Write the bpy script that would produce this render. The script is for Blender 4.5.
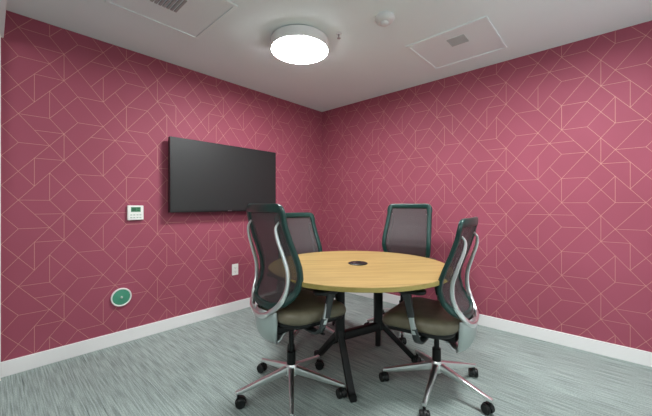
import bpy, bmesh, math, random
from mathutils import Vector, Matrix
random.seed(3)
PI = math.pi
C = bpy.context.scene.collection
for o in list(bpy.data.objects): bpy.data.objects.remove(o)

# ------------------------------------------------------------ camera, light, exposure
CH = 1.15                        # camera height
CEIL = 2.455
CAM = Vector((-3.172, -2.982, CH))
R_ = Vector((.6755, -.7374, 0)); F_ = Vector((.7374, .6755, 0))
def W(X, Y, z=0.0):              # metres right of / in front of the camera's foot -> room
    p = CAM + R_*X + F_*Y
    return Vector((p.x, p.y, z))
def WA(a):                       # heading, degrees, same frame -> room radians
    v = R_*math.cos(math.radians(a)) + F_*math.sin(math.radians(a))
    return math.atan2(v.y, v.x)

cd = bpy.data.cameras.new('camera'); cam = bpy.data.objects.new('camera', cd); C.objects.link(cam)
cam.location = CAM
cam.rotation_euler = (PI/2, 0, math.atan2(-F_.x, F_.y))
cd.sensor_fit = 'HORIZONTAL'; cd.sensor_width = 36; cd.lens = 36*308.5/652
cd.shift_y = -3.5/652; cd.clip_start = .02
bpy.context.scene.camera = cam

w = bpy.data.worlds.new('world'); bpy.context.scene.world = w; w.use_nodes = True
w.node_tree.nodes['Background'].inputs[0].default_value = (.93, .97, 1, 1)
w.node_tree.nodes['Background'].inputs[1].default_value = .18
LAMP = 66.0
def area(name, loc, rot, sx, sy, e, col):
    l = bpy.data.lights.new(name, 'AREA'); l.shape = 'RECTANGLE'; l.size = sx; l.size_y = sy; l.energy = e; l.color = col
    o = bpy.data.objects.new(name, l); C.objects.link(o); o.location = loc; o.rotation_euler = rot
    return o
area('entrance_fill', (-4.5, -2.6, 2.35), (math.radians(60), 0, -PI/2), 3.2, .8, 30, (.97, 1, .985))  # unseen soft fill, added outside the entrance behind the camera to brighten the room
vs = bpy.context.scene.view_settings
vs.view_transform = 'Standard'; vs.look = 'None'; vs.gamma = 1; vs.use_curve_mapping = False
vs.exposure = 0.42

# ------------------------------------------------------------ materials
def mat(name, col, rough=.5, metal=0, spec=.5, **kw):
    m = bpy.data.materials.new(name); m.use_nodes = True
    b = m.node_tree.nodes['Principled BSDF']
    b.inputs['Base Color'].default_value = (*col, 1); b.inputs['Roughness'].default_value = rough
    b.inputs['Metallic'].default_value = metal; b.inputs['Specular IOR Level'].default_value = spec
    for k, v in kw.items(): b.inputs[k].default_value = v
    return m
def nd(m, t, **kw):
    n = m.node_tree.nodes.new(t)
    for k, v in kw.items(): setattr(n, k, v)
    return n
def noise_color(m, c1, c2, scale, vscale=(1,1,1), detail=3, bump=0, lo=.35, hi=.65, rot=0):
    L = m.node_tree.links; b = m.node_tree.nodes['Principled BSDF']
    tc = nd(m, 'ShaderNodeTexCoord'); mp = nd(m, 'ShaderNodeMapping'); mp.inputs['Scale'].default_value = vscale
    mp.inputs['Rotation'].default_value = (0, 0, rot)
    no = nd(m, 'ShaderNodeTexNoise'); no.inputs['Scale'].default_value = scale; no.inputs['Detail'].default_value = detail
    cr = nd(m, 'ShaderNodeValToRGB'); cr.color_ramp.elements[0].position = lo; cr.color_ramp.elements[1].position = hi
    cr.color_ramp.elements[0].color = (*c1, 1); cr.color_ramp.elements[1].color = (*c2, 1)
    L.new(tc.outputs['Object'], mp.inputs[0]); L.new(mp.outputs[0], no.inputs['Vector'])
    L.new(no.outputs['Fac'], cr.inputs[0]); L.new(cr.outputs[0], b.inputs['Base Color'])
    if bump:
        bu = nd(m, 'ShaderNodeBump'); bu.inputs['Strength'].default_value = bump; bu.inputs['Distance'].default_value = .004
        L.new(no.outputs['Fac'], bu.inputs['Height']); L.new(bu.outputs[0], b.inputs['Normal'])
    return cr
M_wall = mat('wallpaper_raspberry', (.40, .075, .135), .62, spec=.25)
noise_color(M_wall, (.30, .068, .104), (.325, .075, .116), 2.2)
M_ink = mat('wallpaper_gold_ink', (.54, .245, .205), .5, .1)
M_ceil = mat('ceiling_paint', (.60, .61, .61), .9, spec=.2)
noise_color(M_ceil, (.76, .85, .85), (.78, .87, .87), 1.5)
M_panel = mat('diffuser_enamel', (.76, .85, .85), .5)
M_panel2 = mat('diffuser_grille', (.33, .34, .34), .6)
M_panel3 = mat('diffuser_grille_pale', (.5, .54, .53), .6)
M_white = mat('white_trim_paint', (.80, .79, .78), .45)
M_plast = mat('white_plastic', (.82, .82, .78), .4)
M_black = mat('black_metal', (.004, .0045, .0045), .45, spec=.3)
M_blackp = mat('black_plastic', (.007, .008, .008), .42, spec=.35)
M_dgrey = mat('dark_grey_arm_plastic', (.028, .034, .034), .38)
M_teal = mat('dark_teal_frame', (.005, .036, .030), .3)
M_chrome = mat('polished_aluminium', (.86, .88, .87), .3, 1)
M_satin = mat('satin_aluminium', (.60, .65, .64), .42, 1)
M_leather = mat('olive_brown_leather', (.15, .13, .085), .42)
noise_color(M_leather, (.135, .118, .076), (.18, .157, .105), 14, bump=.05)
M_screen = mat('matte_screen', (.017, .018, .018), .45, spec=.4)
M_bezel = mat('tv_bezel', (.008, .008, .009), .3)
M_green = mat('green_plate', (.06, .27, .17), .35)
M_lcd = mat('green_lcd', (.05, .20, .09), .3)
M_lcdd = mat('lcd_digits', (.01, .05, .03), .3)
M_mark = mat('printed_grey', (.35, .45, .38), .5)
M_steel = mat('brushed_steel', (.45, .45, .45), .3, 1)
M_detect = mat('detector_plastic', (.66, .67, .67), .5)
# carpet: grey-green, streaks running along the right wall
M_carpet = mat('streaked_carpet', (.3, .35, .33), .95, spec=.1)
def carpet():
    m = M_carpet; L = m.node_tree.links; b = m.node_tree.nodes['Principled BSDF']
    tc = nd(m, 'ShaderNodeTexCoord')
    def noi(scale, vs_, det, lo, hi):
        mp = nd(m, 'ShaderNodeMapping'); mp.inputs['Scale'].default_value = vs_
        n = nd(m, 'ShaderNodeTexNoise'); n.inputs['Scale'].default_value = scale; n.inputs['Detail'].default_value = det
        r = nd(m, 'ShaderNodeMapRange'); r.inputs[1].default_value = lo; r.inputs[2].default_value = hi
        L.new(tc.outputs['Object'], mp.inputs[0]); L.new(mp.outputs[0], n.inputs['Vector']); L.new(n.outputs['Fac'], r.inputs[0])
        return r.outputs[0]
    a = noi(1, (140, 4.5, 1), 3, .34, .62)       # streaks
    d = noi(1, (100, 1.8, 1), 2, .27, .35)      # occasional long dark lines
    g = noi(1, (150, 150, 1), 1, .3, .7)       # grain
    def mul(x, lo):
        r = nd(m, 'ShaderNodeMapRange'); r.inputs[3].default_value = lo; r.inputs[4].default_value = 1
        L.new(x, r.inputs[0]); return r.outputs[0]
    x = nd(m, 'ShaderNodeMath', operation='MULTIPLY'); L.new(mul(a, .62), x.inputs[0]); L.new(mul(d, .55), x.inputs[1])
    y = nd(m, 'ShaderNodeMath', operation='MULTIPLY'); L.new(x.outputs[0], y.inputs[0]); L.new(mul(g, .72), y.inputs[1])
    cr = nd(m, 'ShaderNodeValToRGB'); cr.color_ramp.elements[0].position = .25; cr.color_ramp.elements[1].position = 1
    cr.color_ramp.elements[0].color = (.08, .105, .098, 1); cr.color_ramp.elements[1].color = (.42, .50, .47, 1)
    L.new(y.outputs[0], cr.inputs[0]); L.new(cr.outputs[0], b.inputs['Base Color'])
    bu = nd(m, 'ShaderNodeBump'); bu.inputs['Strength'].default_value = .35; bu.inputs['Distance'].default_value = .003
    L.new(y.outputs[0], bu.inputs['Height']); L.new(bu.outputs[0], b.inputs['Normal'])
carpet()
# oak laminate, grain running across the room as seen in the photo
def oak(name, c1, c2):
    m = mat(name, c1, .42, spec=.4); L = m.node_tree.links; b = m.node_tree.nodes['Principled BSDF']
    tc = nd(m, 'ShaderNodeTexCoord'); outs = []
    for sc, vs_ in ((1, (1.6, 22, 22)), (1, (5, 130, 130))):
        mp = nd(m, 'ShaderNodeMapping'); mp.inputs['Scale'].default_value = vs_
        n = nd(m, 'ShaderNodeTexNoise'); n.inputs['Scale'].default_value = sc; n.inputs['Detail'].default_value = 4
        n.inputs['Distortion'].default_value = .6
        L.new(tc.outputs['Object'], mp.inputs[0]); L.new(mp.outputs[0], n.inputs['Vector']); outs.append(n.outputs['Fac'])
    a = nd(m, 'ShaderNodeMath', operation='ADD'); L.new(outs[0], a.inputs[0]); L.new(outs[1], a.inputs[1])
    cr = nd(m, 'ShaderNodeValToRGB'); cr.color_ramp.elements[0].position = .75; cr.color_ramp.elements[1].position = 1.2
    h = nd(m, 'ShaderNodeMath', operation='MULTIPLY'); h.inputs[1].default_value = 1.0
    L.new(a.outputs[0], h.inputs[0]); r = nd(m, 'ShaderNodeMapRange'); r.inputs[1].default_value = .75; r.inputs[2].default_value = 1.25
    L.new(h.outputs[0], r.inputs[0]); L.new(r.outputs[0], cr.inputs[0])
    cr.color_ramp.elements[0].position = 0; cr.color_ramp.elements[1].position = 1
    cr.color_ramp.elements[0].color = (*c1, 1); cr.color_ramp.elements[1].color = (*c2, 1)
    L.new(cr.outputs[0], b.inputs['Base Color']); return m
M_oak = oak('oak_laminate', (.27, .18, .06), (.42, .285, .11))
M_edge = oak('oak_edge_band', (.28, .22, .06), (.36, .29, .09))
# see-through chair mesh
M_mesh = mat('grey_chair_mesh', (.055, .048, .05), .6)
def meshmat():
    m = M_mesh; L = m.node_tree.links; b = m.node_tree.nodes['Principled BSDF']; out = m.node_tree.nodes['Material Output']
    tr = nd(m, 'ShaderNodeBsdfTransparent'); mx = nd(m, 'ShaderNodeMixShader'); mx.inputs[0].default_value = .70
    L.new(tr.outputs[0], mx.inputs[1]); L.new(b.outputs[0], mx.inputs[2]); L.new(mx.outputs[0], out.inputs[0])
meshmat()
M_lens = bpy.data.materials.new('lamp_lens'); M_lens.use_nodes = True
def lens():
    nt = M_lens.node_tree; nt.nodes.clear(); e = nt.nodes.new('ShaderNodeEmission'); o = nt.nodes.new('ShaderNodeOutputMaterial')
    e.inputs[0].default_value = (.965, .985, 1, 1); e.inputs[1].default_value = LAMP; nt.links.new(e.outputs[0], o.inputs[0])
lens()

# ------------------------------------------------------------ helpers
def obj(name, bm, m, parent=None, smooth=False, bevel=0, seg=2, label=None, ang=40):
    me = bpy.data.meshes.new(name); bmesh.ops.recalc_face_normals(bm, faces=bm.faces); bm.to_mesh(me); bm.free()
    for mm in (m if isinstance(m, (list, tuple)) else [m]): me.materials.append(mm)
    o = bpy.data.objects.new(name, me); C.objects.link(o)
    if parent: o.parent = parent
    if bevel:
        b = o.modifiers.new('bevel', 'BEVEL'); b.width = bevel; b.segments = seg; b.limit_method = 'ANGLE'; b.angle_limit = math.radians(40)
    if smooth:
        for p in me.polygons: p.use_smooth = True
        me.set_sharp_from_angle(angle=math.radians(ang))
    if label: o['label'] = label
    return o
def thing(name, label, cat, loc=(0,0,0), rz=0, group=None):
    o = bpy.data.objects.new(name, None); C.objects.link(o); o.empty_display_size = .1
    o.location = loc; o.rotation_euler = (0, 0, rz); o['label'] = label; o['category'] = cat
    if group: o['group'] = group
    return o
def struct(o): o['kind'] = 'structure'; return o
def box(bm, x0, x1, y0, y1, z0, z1, mi=0):
    v = [bm.verts.new((x, y, z)) for x in (x0, x1) for y in (y0, y1) for z in (z0, z1)]
    for f in ((0,1,3,2), (4,6,7,5), (0,4,5,1), (2,3,7,6), (0,2,6,4), (1,5,7,3)):
        bm.faces.new([v[i] for i in f]).material_index = mi
def lathe(bm, prof, n=48, M=None, cap=True):
    """prof: (radius, z) list, bottom to top or any order; closes the ends"""
    rings = []
    for r, z in prof:
        rings.append([bm.verts.new((r*math.cos(2*PI*k/n), r*math.sin(2*PI*k/n), z)) for k in range(n)])
    for a, b in zip(rings, rings[1:]):
        for k in range(n): bm.faces.new((a[k], a[(k+1) % n], b[(k+1) % n], b[k]))
    if cap:
        bm.faces.new(rings[0][::-1]); bm.faces.new(rings[-1])
    if M is not None:
        bmesh.ops.transform(bm, matrix=M, verts=[v for r in rings for v in r])
def smoothpath(pts, per=6):
    """Catmull-Rom through tuples of any length"""
    out = []; n = len(pts)
    for i in range(n-1):
        p0 = pts[max(i-1, 0)]; p1 = pts[i]; p2 = pts[i+1]; p3 = pts[min(i+2, n-1)]
        for k in range(per):
            t = k/per
            out.append(tuple(.5*((2*b)+(-a+c)*t+(2*a-5*b+4*c-d)*t*t+(-a+3*b-3*c+d)*t**3) for a, b, c, d in zip(p0, p1, p2, p3)))
    out.append(tuple(pts[-1])); return out
def sweep(bm, path, side, n=12, power=.6, closed=False):
    """path: (x,y,z,a,b); a = half-size along 'side' (function or vector), b = half-size across"""
    P = [Vector(p[:3]) for p in path]; rings = []; N = len(P)
    for i, p in enumerate(path):
        if closed: t = (P[(i+1) % N]-P[i-1]).normalized()
        else: t = (P[min(i+1, N-1)]-P[max(i-1, 0)]).normalized()
        s = Vector(side(i, t) if callable(side) else side); s = (s-t*s.dot(t)).normalized(); u = t.cross(s)
        r = []
        for k in range(n):
            a = 2*PI*(k+.5)/n; c, q = math.cos(a), math.sin(a)
            c = math.copysign(abs(c)**power, c); q = math.copysign(abs(q)**power, q)
            r.append(bm.verts.new(P[i]+s*(c*p[3])+u*(q*p[4])))
        rings.append(r)
    for i in range(N if closed else N-1):
        a, b = rings[i], rings[(i+1) % N]
        for k in range(n): bm.faces.new((a[k], a[(k+1) % n], b[(k+1) % n], b[k]))
    if not closed:
        bm.faces.new(rings[0][::-1]); bm.faces.new(rings[-1])
def rrect(hx, hy, r, n=6):
    pts = []
    for cx, cy, a0 in ((hx-r, hy-r, 0), (-hx+r, hy-r, 90), (-hx+r, -hy+r, 180), (hx-r, -hy+r, 270)):
        for k in range(n+1):
            a = math.radians(a0+90*k/n); pts.append((cx+r*math.cos(a), cy+r*math.sin(a)))
    return pts

# ------------------------------------------------------------ wallpaper pattern (lattice .0803 x .1 m)
LN = [((3,4),(8,-1)), ((3,4),(5,6)), ((3,6),(5,4)), ((5,4),(0,-1)), ((5,4),(7,4)), ((5,4),(5,6)), ((7,4),(0,-3)), ((4,3),(4,1)),
      ((1,4),(8,-3)), ((0,5),(1,4)), ((4,1),(6,1)), ((6,1),(6,-1)), ((6,-1),(8,1)), ((7,2),(5,2)), ((7,2),(8,3)), ((7,2),(8,1)),
      ((7,4),(8,5)), ((7,4),(8,3)), ((1,2),(3,2)), ((1,2),(-1,4)), ((1,2),(0,1)), ((1,0),(0,1)), ((1,4),(1,6)), ((0,3),(2,3)),
      ((1,4),(0,3)), ((3,4),(1,4)), ((1,0),(3,0)),
      ((-7,4),(-5,4)), ((-5,4),(-5,6)), ((-5,4),(0,-1)), ((-5,4),(-3,6)), ((-5,6),(-3,4)), ((-3,4),(-1,4)), ((-3,4),(-8,-1)),
      ((-1,4),(-8,-3)), ((-1,4),(-3,6)), ((-1,4),(0,5)), ((-7,4),(-1,-2)), ((0,3),(-2,3)), ((0,3),(-2,1)), ((-1,2),(-1,0)),
      ((-1,0),(0,1)), ((-3,0),(-1,0)), ((-4,1),(-4,3)), ((-4,1),(-6,1)), ((-6,1),(-6,-1)), ((-6,3),(-4,3)), ((-7,2),(-5,2)),
      ((-6,-1),(-8,1)), ((-7,2),(-8,3)), ((-7,2),(-8,1)), ((-7,4),(-8,5)), ((-7,4),(-8,3))]
def clip(p, q, x0, x1, y0, y1):
    dx, dy = q[0]-p[0], q[1]-p[1]; t0, t1 = 0., 1.
    for a, b in ((-dx, p[0]-x0), (dx, x1-p[0]), (-dy, p[1]-y0), (dy, y1-p[1])):
        if abs(a) < 1e-9:
            if b < 0: return None
        else:
            t = b/a
            if a < 0: t0 = max(t0, t)
            else: t1 = min(t1, t)
    if t0 >= t1-1e-6: return None
    return (p[0]+dx*t0, p[1]+dy*t0), (p[0]+dx*t1, p[1]+dy*t1)
def paper(bm, c, u0, u1, to3, dz, z0, du=.0803, hw=.00135):
    for i in range(-5, 6):
        for j in range(-4, 5):
            for k, (p, q) in enumerate(LN):
                P = (c+(p[0]+16*i)*du, z0+(p[1]+6*j)*dz); Q = (c+(q[0]+16*i)*du, z0+(q[1]+6*j)*dz)
                s = clip(P, Q, u0, u1, .105, CEIL-.003)
                if not s: continue
                (ax, ay), (bx, by) = s; l = math.hypot(bx-ax, by-ay)
                if l < .004: continue
                nx, ny = -(by-ay)/l*hw, (bx-ax)/l*hw
                off = .0005+.00002*(k % 7)
                f = bm.faces.new([bm.verts.new(to3(x, y, off)) for x, y in ((ax+nx, ay+ny), (bx+nx, by+ny), (bx-nx, by-ny), (ax-nx, ay-ny))])
                f.material_index = 1
LEFT_END = -3.121; NEAR_END = -3.70
def wall(name, b, c, u0, u1, to3, dz=.0995, z0=1.363):
    bm = bmesh.new(); box(bm, *b); paper(bm, c, u0, u1, to3, dz, z0)
    me = bpy.data.meshes.new(name); bm.to_mesh(me); bm.free(); me.materials.append(M_wall); me.materials.append(M_ink)
    o = bpy.data.objects.new(name, me); C.objects.link(o); return struct(o)
wall('wall_left', (LEFT_END-.1, 0, 0, .1, 0, CEIL), -2.4755, LEFT_END, 0, lambda u, z, o: (u, -o, z), .0987, 1.378)
wall('wall_right', (0, .1, NEAR_END-.1, .1, 0, CEIL), 2.617, 0, -NEAR_END, lambda u, z, o: (-o, -u, z))
bm = bmesh.new(); box(bm, -3.5, 0, NEAR_END-.1, NEAR_END, 0, CEIL); struct(obj('wall_near', bm, M_ceil))
bm = bmesh.new(); box(bm, -6, .1, -5, .1, -.1, 0); struct(obj('floor', bm, M_carpet))
bm = bmesh.new(); box(bm, -3.5, .1, NEAR_END-.1, .1, CEIL, CEIL+.1); struct(obj('ceiling', bm, M_ceil))
bm = bmesh.new(); box(bm, LEFT_END, 0, -.013, 0, 0, .103); struct(obj('baseboard_left', bm, M_white, bevel=.003))
bm = bmesh.new(); box(bm, -.013, 0, NEAR_END, -.013, 0, .103); struct(obj('baseboard_right', bm, M_white, bevel=.003))
bm = bmesh.new(); box(bm, -3.19, -3.121, -.06, 0, 0, 2.262); struct(obj('trim_1', bm, M_white, bevel=.002))
bm = bmesh.new(); box(bm, -3.21, -3.107, -2.4, 0, 2.262, CEIL); struct(obj('trim_2', bm, M_white, bevel=.002))

# ------------------------------------------------------------ ceiling fittings
def lamp(x, y, label):
    t = thing('ceiling_lamp', label, 'ceiling light', (x, y, CEIL), 0, 'round ceiling lamps')
    bm = bmesh.new(); lathe(bm, [(.19, 0), (.226, -.008), (.228, -.08), (.222, -.085), (.215, -.082)], 64)
    obj('housing', bm, M_white, t, smooth=True)
    bm = bmesh.new(); lathe(bm, [(.2215, -.083), (.221, -.0875), (.20, -.0905)], 64); obj('diffuser', bm, M_lens, t, smooth=True)
    return t
p = W(-.208, 2.45); lamp(p.x, p.y, 'round white drum lamp glowing on the ceiling above the table')
lamp(-1.28, -2.86, 'second round drum lamp on the ceiling beside the right wall, near the room entrance')
def diffuser(x0, x1, y0, y1, gx, gy, gs, label, gm):
    cx, cy = (x0+x1)/2, (y0+y1)/2; hx, hy = (x1-x0)/2, (y1-y0)/2
    t = thing('ceiling_diffuser', label, 'ceiling vent', (cx, cy, CEIL), 0, 'square ceiling diffusers')
    bm = bmesh.new()
    for a, b, c, d in ((-hx, hx, -hy, -hy+.022), (-hx, hx, hy-.022, hy), (-hx, -hx+.022, -hy+.022, hy-.022), (hx-.022, hx, -hy+.022, hy-.022)):
        box(bm, a, b, c, d, -.010, 0)
    obj('frame', bm, M_panel, t, bevel=.002)
    bm = bmesh.new(); box(bm, -hx+.022, hx-.022, -hy+.022, hy-.022, -.004, 0); obj('face_panel', bm, M_panel, t)
    bm = bmesh.new(); ox, oy = gx-cx, gy-cy; n = 7
    for k in range(n):
        a = ox-gs/2+gs*k/n; box(bm, a, a+gs/n*.62, oy-gs/2, oy+gs/2, -.010, -.004)
    obj('grille', bm, gm, t)
diffuser(-2.672, -2.070, -1.190, -.597, -2.395, -.915, .17, 'square ceiling diffuser with dark grille, beside the left wall', M_panel2)
diffuser(-.855, -.270, -2.362, -1.750, -.66, -2.10, .13, 'square ceiling diffuser with faint grille, beside the right wall', M_panel3)
p = W(.409, 2.15)
t = thing('smoke_detector', 'small round white smoke detector on the ceiling', 'smoke detector', (p.x, p.y, CEIL))
bm = bmesh.new(); lathe(bm, [(.066, 0), (.068, -.012), (.058, -.030), (.045, -.036)], 40); obj('base', bm, M_detect, t, smooth=True)
bm = bmesh.new(); lathe(bm, [(.030, -.036), (.030, -.046), (.022, -.054), (.010, -.056)], 32); obj('sensor_cap', bm, M_detect, t, smooth=True)
p = W(.0985, 2.355)
t = thing('sprinkler_head', 'tiny metal fire sprinkler beside the round ceiling lamp', 'sprinkler', (p.x, p.y, CEIL))
bm = bmesh.new(); lathe(bm, [(.022, 0), (.021, -.004), (.009, -.007)], 24); obj('escutcheon', bm, M_detect, t, smooth=True)
bm = bmesh.new(); lathe(bm, [(.006, -.004), (.006, -.022), (.003, -.024), (.003, -.034), (.014, -.035), (.014, -.037)], 16); obj('sprinkler_body', bm, M_steel, t)

# ------------------------------------------------------------ wall-mounted things on the left wall
s0, s1, zb, zt = 2.084, .896, 1.077, 1.760
cx, hw, hz = -(s0+s1)/2, (s0-s1)/2, (zt-zb)/2
t = thing('television', 'flat black television mounted on the left wall, switched off', 'television', (cx, 0, (zb+zt)/2))
bm = bmesh.new(); box(bm, -hw, hw, -.098, -.055, -hz, hz); obj('casing', bm, M_bezel, t, bevel=.003)
bm = bmesh.new(); box(bm, -hw+.008, hw-.008, -.1, -.0975, -hz+.018, hz-.008); obj('screen', bm, M_screen, t)
bm = bmesh.new(); box(bm, -.2, .2, -.055, -.012, -.15, .15); box(bm, -.25, .25, -.012, 0, -.2, .2); obj('wall_bracket', bm, M_blackp, t)
bm = bmesh.new()
for k, a in enumerate((-.026, -.010, .006)): box(bm, a, a+.012, -.1003, -.0975, -hz+.005, -hz+.013)
obj('maker_mark', bm, M_steel, t, label='small silver maker mark')

t = thing('thermostat', 'square white thermostat with green display on the left wall', 'thermostat', (-2.332, 0, 1.080))
bm = bmesh.new(); box(bm, -.060, .060, -.026, 0, -.062, .062); obj('body', bm, M_plast, t, bevel=.006, seg=3)
bm = bmesh.new(); box(bm, -.036, .036, -.0275, -.025, .008, .048); obj('display', bm, M_lcd, t)
bm = bmesh.new()
for a in (-.026, -.012): 
    box(bm, a, a+.009, -.0281, -.027, .016, .041)
box(bm, .010, .028, -.0281, -.027, .034, .039); box(bm, .010, .024, -.0281, -.027, .018, .023)
obj('digits', bm, M_lcdd, t)
for x in (-.034, -.012, .012, .034):
    for z in ((-.018, -.040)):
        bm = bmesh.new(); box(bm, x-.007, x+.007, -.0285, -.025, z-.0035, z+.0035); obj('button', bm, M_mark, t)

t = thing('wall_outlet', 'white power outlet low on the left wall beside the chairs', 'outlet', (-1.375, 0, .447))
bm = bmesh.new(); box(bm, -.038, .038, -.006, 0, -.060, .060); obj('cover_plate', bm, M_plast, t, bevel=.003)
for z in (-.021, .021):
    bm = bmesh.new(); box(bm, -.017, .017, -.009, -.005, z-.015, z+.015)
    s = obj('socket', bm, M_plast, t, bevel=.004)
    bm = bmesh.new()
    for x in (-.008, .006): box(bm, x, x+.002, -.0095, -.0085, z-.003, z+.007)
    box(bm, -.002, .002, -.0095, -.0085, z-.011, z-.007); obj('slots', bm, M_blackp, s)

t = thing('round_wall_plate', 'round green plate with pale rim low on the left wall', 'wall plate', (-2.434, 0, .384))
RX = Matrix.Rotation(PI/2, 4, 'X')
bm = bmesh.new(); lathe(bm, [(.073, 0), (.075, .012), (.072, .019), (.066, .019), (.064, .012)], 48, RX); obj('rim', bm, M_plast, t, smooth=True)
bm = bmesh.new(); lathe(bm, [(.0645, .010), (.062, .013), (.035, .017), (.012, .018)], 48, RX); obj('disc', bm, M_green, t, smooth=True)
bm = bmesh.new(); lathe(bm, [(.010, .017), (.010, .023), (.006, .025)], 20, RX); obj('centre_screw', bm, M_mark, t, smooth=True)

# ------------------------------------------------------------ table
TZ = .735; TR = .615
tc = W(.224, 2.155)
table = thing('round_table', 'round oak conference table on black metal legs', 'table', tc, WA(6))
bm = bmesh.new(); lathe(bm, [(TR-.002, TZ-.027), (TR, TZ-.025), (TR, TZ-.002)], 128); edge = obj('edge_band', bm, M_edge, None, smooth=True)
bm = bmesh.new(); lathe(bm, [(TR-.0005, TZ-.0022), (TR-.002, TZ)], 128); top = obj('tabletop', bm, M_oak, table, smooth=True)
edge.parent = top
rot = Matrix.Rotation(-WA(6), 4, 'Z')
def tl(X, Y, z):                     # world spot in the camera-foot frame -> table local
    return rot @ (W(X, Y, z) - Vector((tc.x, tc.y, 0)))
A = (.372, 2.20); B = (.092, 2.03)
def bar(pts, a, b, name):
    bm = bmesh.new(); pp = [tuple(tl(*q)) + (a, b) for q in pts]
    d = (Vector(pp[-1][:3])-Vector(pp[0][:3])); s = Vector((-d.y, d.x, 0)) if math.hypot(d.x, d.y) > .02 else Vector((1, 0, 0))
    sweep(bm, pp, s, power=.35); return obj(name, bm, M_black, table, smooth=True)
for P in (A, B):
    bar([(P[0], P[1], .26), (P[0], P[1], TZ-.033)], .030, .024, 'post')
def leg(P, Fp):
    pts = [(P[0], P[1], .36)]
    for k, z in ((.06, .30), (.35, .21), (.85, .055), (1, .022), (1.08, .02)):
        pts.append((P[0]+(Fp[0]-P[0])*k, P[1]+(Fp[1]-P[1])*k, z))
    pp = smoothpath([q + (0, 0) for q in pts], 4)
    bar([q[:3] for q in pp], .021, .019, 'leg')
leg(B, (.155, 1.81)); leg(A, (.66, 2.25)); leg(B, (-.06, 2.33)); leg(A, (.42, 2.50))
bar([(B[0], B[1], .285), (A[0], A[1], .285)], .024, .028, 'stretcher')
bar([(B[0]-.12, B[1]-.07, TZ-.039), (A[0]+.12, A[1]+.07, TZ-.039)], .04, .012, 'top_rail')
puck = thing('power_grommet', 'round black power outlet hub set in the middle of the tabletop', 'power outlet', W(.224, 2.165, TZ))
bm = bmesh.new(); lathe(bm, [(.066, 0), (.068, .004), (.062, .008), (.050, .006)], 48); obj('ring', bm, M_blackp, puck, smooth=True)
bm = bmesh.new(); lathe(bm, [(.049, .0055), (.047, .0075)], 48); obj('socket_plate', bm, M_blackp, puck)
for k in range(3):
    bm = bmesh.new(); box(bm, -.011, .011, -.007, .007, 0, .002)
    bmesh.ops.translate(bm, verts=bm.verts, vec=(.026*math.cos(2.1*k+.3), .026*math.sin(2.1*k+.3), .0076)); obj('socket', bm, M_steel if k == 1 else M_blackp, puck)

# ------------------------------------------------------------ mesh-back swivel chair (x forward, hub at origin)
RAIL = [(.500, .168), (.53, .156), (.56, .130), (.607, .098), (.676, .080), (.735, .088), (.79, .108), (.87, .140), (.96, .168), (1.02, .180), (1.062, .186)]
def rr(z):
    z = max(RAIL[0][0], min(RAIL[-1][0], z))
    for (a, ra), (b, rb) in zip(RAIL, RAIL[1:]):
        if z <= b:
            t = (z-a)/(b-a); return ra+(rb-ra)*t
    return RAIL[-1][1]
def backpt(y, z, dz):
    hw = .21
    cz = max(0, 1-(y/hw)**2); return (-(rr(z)+.028*cz), y, z+dz)
OUT = [(0, 1.050), (.10, 1.050), (.165, 1.049), (.190, 1.040), (.199, 1.015), (.203, .95), (.209, .87), (.215, .79), (.219, .72), (.217, .66),
       (.207, .605), (.182, .56), (.135, .53), (.07, .517), (0, .514)]
outl = smoothpath([p+(0,) for p in OUT], 4); outl = [(a, b) for a, b, _ in outl]
full = outl + [(-a, b) for a, b in outl[-2:0:-1]]
def halfw(z):
    best = None
    for (a, za), (b, zb_) in zip(outl, outl[1:]):
        lo, hi = min(za, zb_), max(za, zb_)
        if lo <= z <= hi and hi-lo > 1e-6:
            t = (z-za)/(zb_-za); v = a+(b-a)*t; best = v if best is None else max(best, v)
    return best if best is not None else .02
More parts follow.
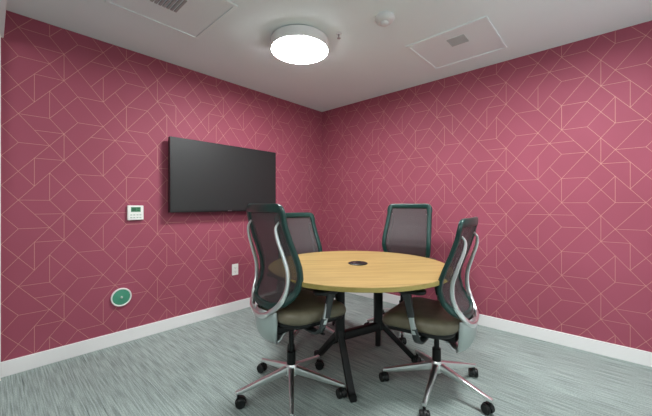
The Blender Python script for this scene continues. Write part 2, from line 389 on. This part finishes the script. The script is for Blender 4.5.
def make_chair(label, pos, head, base_deg, lift, pad_z, stretch=1.0):
    ch = thing('swivel_chair', label, 'office chair', pos, WA(head), 'mesh swivel chairs around the table')
    z0 = lift
    # --- star base
    hub = thing_part = None
    bm = bmesh.new(); lathe(bm, [(.028, .108), (.036, .116), (.036, .168), (.029, .180)], 32)
    base = obj('base_hub', bm, M_chrome, ch, smooth=True)
    brel = WA(base_deg)-WA(head)
    for k in range(5):
        a = brel+2*PI*k/5; c, s = math.cos(a), math.sin(a)
        bm = bmesh.new()
        pth = smoothpath([(c*r, s*r, z, wd, h) for r, z, wd, h in ((.025, .147, .019, .024), (.10, .130, .0165, .020), (.2, .107, .0135, .0165), (.29, .087, .0115, .011), (.328, .081, .011, .009))], 3)
        sweep(bm, pth, (-s, c, 0), 12, .45); obj('leg', bm, M_chrome, ch, smooth=True)
        cx_, cy_ = c*.316, s*.316
        sw = a+(.9, 2.2, -1.1, .35, 2.9)[k]; e = Vector((math.cos(sw), math.sin(sw), 0)); q = Vector((-e.y, e.x, 0))
        cen = Vector((cx_, cy_, .0275))+e*.014
        bm = bmesh.new(); lathe(bm, [(.008, .03), (.008, .075)], 12, Matrix.Translation((cx_, cy_, 0)))
        # hood between the wheels
        for i in range(1):
            pr = []
            for j in range(9):
                b = math.radians(-10+j*25); pr.append(cen+e*(-math.cos(b)*.0295)+Vector((0, 0, math.sin(b)*.0295)))
            sweep(bm, [tuple(v)+(.009, .003) for v in pr], q, 8, .6)
        cast = obj('caster', bm, M_blackp, ch, smooth=True)
        for sg in (-1, 1):
            R = Matrix.Translation(cen+q*(sg*.017)) @ e.to_track_quat('X', 'Z').to_matrix().to_4x4() @ Matrix.Rotation(PI/2, 4, 'X')
            # wheel disc
            Z = (q*sg).to_track_quat('Z', 'Y').to_matrix().to_4x4()
            bm = bmesh.new(); lathe(bm, [(.024, -.009), (.0275, -.006), (.0275, .006), (.023, .010), (.010, .008)], 28, Matrix.Translation(cen+q*(sg*.017)) @ Z)
            obj('wheel', bm, M_blackp, cast, smooth=True)
    bm = bmesh.new(); lathe(bm, [(.026, .17), (.026, .255), (.0155, .257), (.0155, .345+z0)], 24); obj('gas_lift', bm, M_black, ch, smooth=True)
    bm = bmesh.new()
    box(bm, -.13, .12, -.065, .065, .335+z0, .385+z0)
    obj('tilt_mechanism', bm, M_black, ch, bevel=.012)
    bm = bmesh.new(); sweep(bm, smoothpath([(.06, -.06, .352+z0, .005, .005), (.07, -.15, .348+z0, .005, .005), (.07, -.20, .345+z0, .010, .006), (.07, -.235, .345+z0, .009, .005)], 4), (1, 0, 0), 8)
    obj('lever', bm, M_blackp, ch, smooth=True)
    # --- seat: shell and cushion
    def slab(levels, x0, x1, hw, m, name, droop=.025):
        bm = bmesh.new(); rings = []; cx_ = (x0+x1)/2; hx = (x1-x0)/2
        for inset, z in levels:
            pts = rrect(hx-inset, hw-inset, max(.11-inset*.6, .01), 7); ring = []
            for x, y in pts:
                fx = (x+hx)/(2*hx); wq = 1-.09*max(0, .5-fx)*2
                dr = -droop*max(0, (fx-.68)/.32)**2 + .012*max(0, (.3-fx)/.3)**2
                ring.append(bm.verts.new((x+cx_, y*wq, z+dr+z0+.012*(abs(y)/hw)**2)))
            rings.append(ring)
        n = len(rings[0])
        for a, b in zip(rings, rings[1:]):
            for k in range(n): bm.faces.new((a[k], a[(k+1) % n], b[(k+1) % n], b[k]))
        bm.faces.new(rings[0][::-1])
        c = bm.verts.new((cx_, 0, levels[-1][1]+z0)); 
        for k in range(n): bm.faces.new((rings[-1][k], rings[-1][(k+1) % n], c))
        return obj(name, bm, m, ch, smooth=True, ang=60)
    slab([(.05, .378), (.02, .383), (.008, .398), (.012, .412)], -.150, .29, .232, M_blackp, 'seat_shell')
    slab([(.012, .408), (.002, .418), (-.003, .436), (.0, .456), (.010, .472), (.026, .481), (.055, .486), (.11, .486), (.17, .485)], -.152, .295, .236, M_leather, 'seat_cushion')
    # --- back: mesh panel and frame
    dz = z0
    def SP(y, z): 
        zz = .514+(z-.514)*stretch
        p_ = backpt(y, z, 0); return Vector((p_[0], p_[1], zz+dz))
    bm = bmesh.new(); rows = 40; cols = 14; grid = []
    for i in range(rows+1):
        z = .520+(1.040-.520)*i/rows; h = max(halfw(z)-.006, .02)
        grid.append([bm.verts.new(SP(h*(-1+2*j/cols), z)) for j in range(cols+1)])
    for i in range(rows):
        for j in range(cols): bm.faces.new((grid[i][j], grid[i][j+1], grid[i+1][j+1], grid[i+1][j]))
    mo = obj('back_mesh', bm, M_mesh, ch, smooth=True); sd = mo.modifiers.new('solid', 'SOLIDIFY'); sd.thickness = .0015
    bm = bmesh.new(); pth = []
    for y, z in full:
        k = 1.0 if z < 1.0 else 1.25
        pth.append(tuple(SP(y, z)) + (.0195*k, .013))
    cen = Vector((-.14, 0, .8+dz))
    def sd_(i, tt):
        nrm = Vector((1, 0, 0)); return tt.cross(nrm)
    sweep(bm, pth, sd_, 12, .5, closed=True); obj('back_frame', bm, M_teal, ch, smooth=True)
    # --- polished arms that hug the frame and meet in the swept plate behind the seat
    def Z(z): return .514+(z-.514)*stretch+dz if z > .514 else z+dz
    for sg in (-1, 1):
        bm = bmesh.new()
        pth = smoothpath([(-.182, sg*.170, Z(.975), .004, .006), (-.202, sg*.168, Z(.945), .006, .008), (-.196, sg*.174, Z(.89), .006, .010), (-.166, sg*.184, Z(.80), .006, .011),
              (-.140, sg*.188, Z(.71), .006, .012), (-.143, sg*.182, Z(.62), .008, .013), (-.172, sg*.160, Z(.545), .011, .015), (-.204, sg*.110, Z(.492), .014, .013), (-.218, sg*.055, Z(.465), .016, .011), (-.220, 0, Z(.458), .016, .010)], 5)
        sweep(bm, pth, lambda i, tt, sg=sg: Vector((0, sg*.7, 0)) + Vector((.0, 0, .7 if i > 28 else 0)), 12, .55)
        obj('back_support_arm', bm, M_chrome, ch, smooth=True)
    bm = bmesh.new()
    pth = smoothpath([(-.212, .492+dz, .100, .055), (-.224, .455+dz, .104, .070), (-.224, .41+dz, .098, .072), (-.210, .36+dz, .088, .062), (-.186, .318+dz, .074, .045), (-.150, .298+dz, .060, .020), (-.09, .318+dz, .050, .0), (-.05, .342+dz, .045, .0)], 5)
    grid = [[bm.verts.new((x+fw*abs(q/6)**2.4, hw_*q/6, z-(.012*(q/6)**2 if x < -.1 else 0))) for q in range(-6, 7)] for x, z, hw_, fw in pth]
    for a, b in zip(grid, grid[1:]):
        for q in range(12): bm.faces.new((a[q], a[q+1], b[q+1], b[q]))
    sp = obj('spine_plate', bm, M_satin, ch, smooth=True)
    so = sp.modifiers.new('solid', 'SOLIDIFY'); so.thickness = .009; so.offset = 0
    # --- armrests
    for sg in (-1, 1):
        bm = bmesh.new(); yb = sg*.268
        pth = smoothpath([(.03, sg*.07, .362+z0, .022, .008), (.03, sg*.18, .358+z0, .022, .009), (.032, sg*.235, .368+z0, .021, .010), (.036, sg*.262, .40+z0, .020, .010), (.045, yb, .45+z0, .018, .010)], 4)
        sweep(bm, pth, (1, 0, 0), 12, .5); br = obj('arm_bracket', bm, M_dgrey, ch, smooth=True)
        bm = bmesh.new(); sweep(bm, [(.043, yb, .42+z0, .0155, .0095), (.075, yb, (.44+z0+pad_z)/2+.02, .0155, .0095)], (1, 0, 0), 12, .5); obj('arm_slide', bm, M_satin, br, smooth=True)
        zt_ = pad_z-.012
        bm = bmesh.new(); sweep(bm, smoothpath([(.062, yb, zt_-.14, .020, .013), (.080, yb, zt_-.05, .022, .014), (.090, yb, zt_-.012, .028, .017), (.093, yb, zt_, .045, .022)], 4), (1, 0, 0), 12, .5)
        obj('arm_post', bm, M_dgrey, ch, smooth=True)
        bm = bmesh.new(); pts = rrect(.125, .045, .042, 6); rg = []
        for ins, z in ((.006, -.012), (0, -.006), (0, .006), (.006, .011), (.016, .0125)):
            rg.append([bm.verts.new((.105+x*(1-ins/.125), yb+y*(1-ins/.045), pad_z+z)) for x, y in pts])
        n = len(pts)
        for a, b in zip(rg, rg[1:]):
            for k in range(n): bm.faces.new((a[k], a[(k+1) % n], b[(k+1) % n], b[k]))
        bm.faces.new(rg[0][::-1]); bm.faces.new(rg[-1]); obj('arm_pad', bm, M_blackp, ch, smooth=True)
    return ch
make_chair('nearest left mesh swivel chair, seen from behind, below the television', W(-.212, 1.885), 38.5, 277, .070, .672, 1.02)
make_chair('mesh swivel chair at the right side of the table, its back seen almost edge-on', W(.690, 1.925), 144, 23, 0, .665, 1.0)
make_chair('mesh swivel chair behind the table, partly hidden by the nearest left chair', W(-.172, 2.74), -51, 35, .0, .66, 1.0)
make_chair('mesh swivel chair behind the table against the right wall, facing the room entrance', W(.705, 2.86), 235, 40, .075, .67, 1.02)
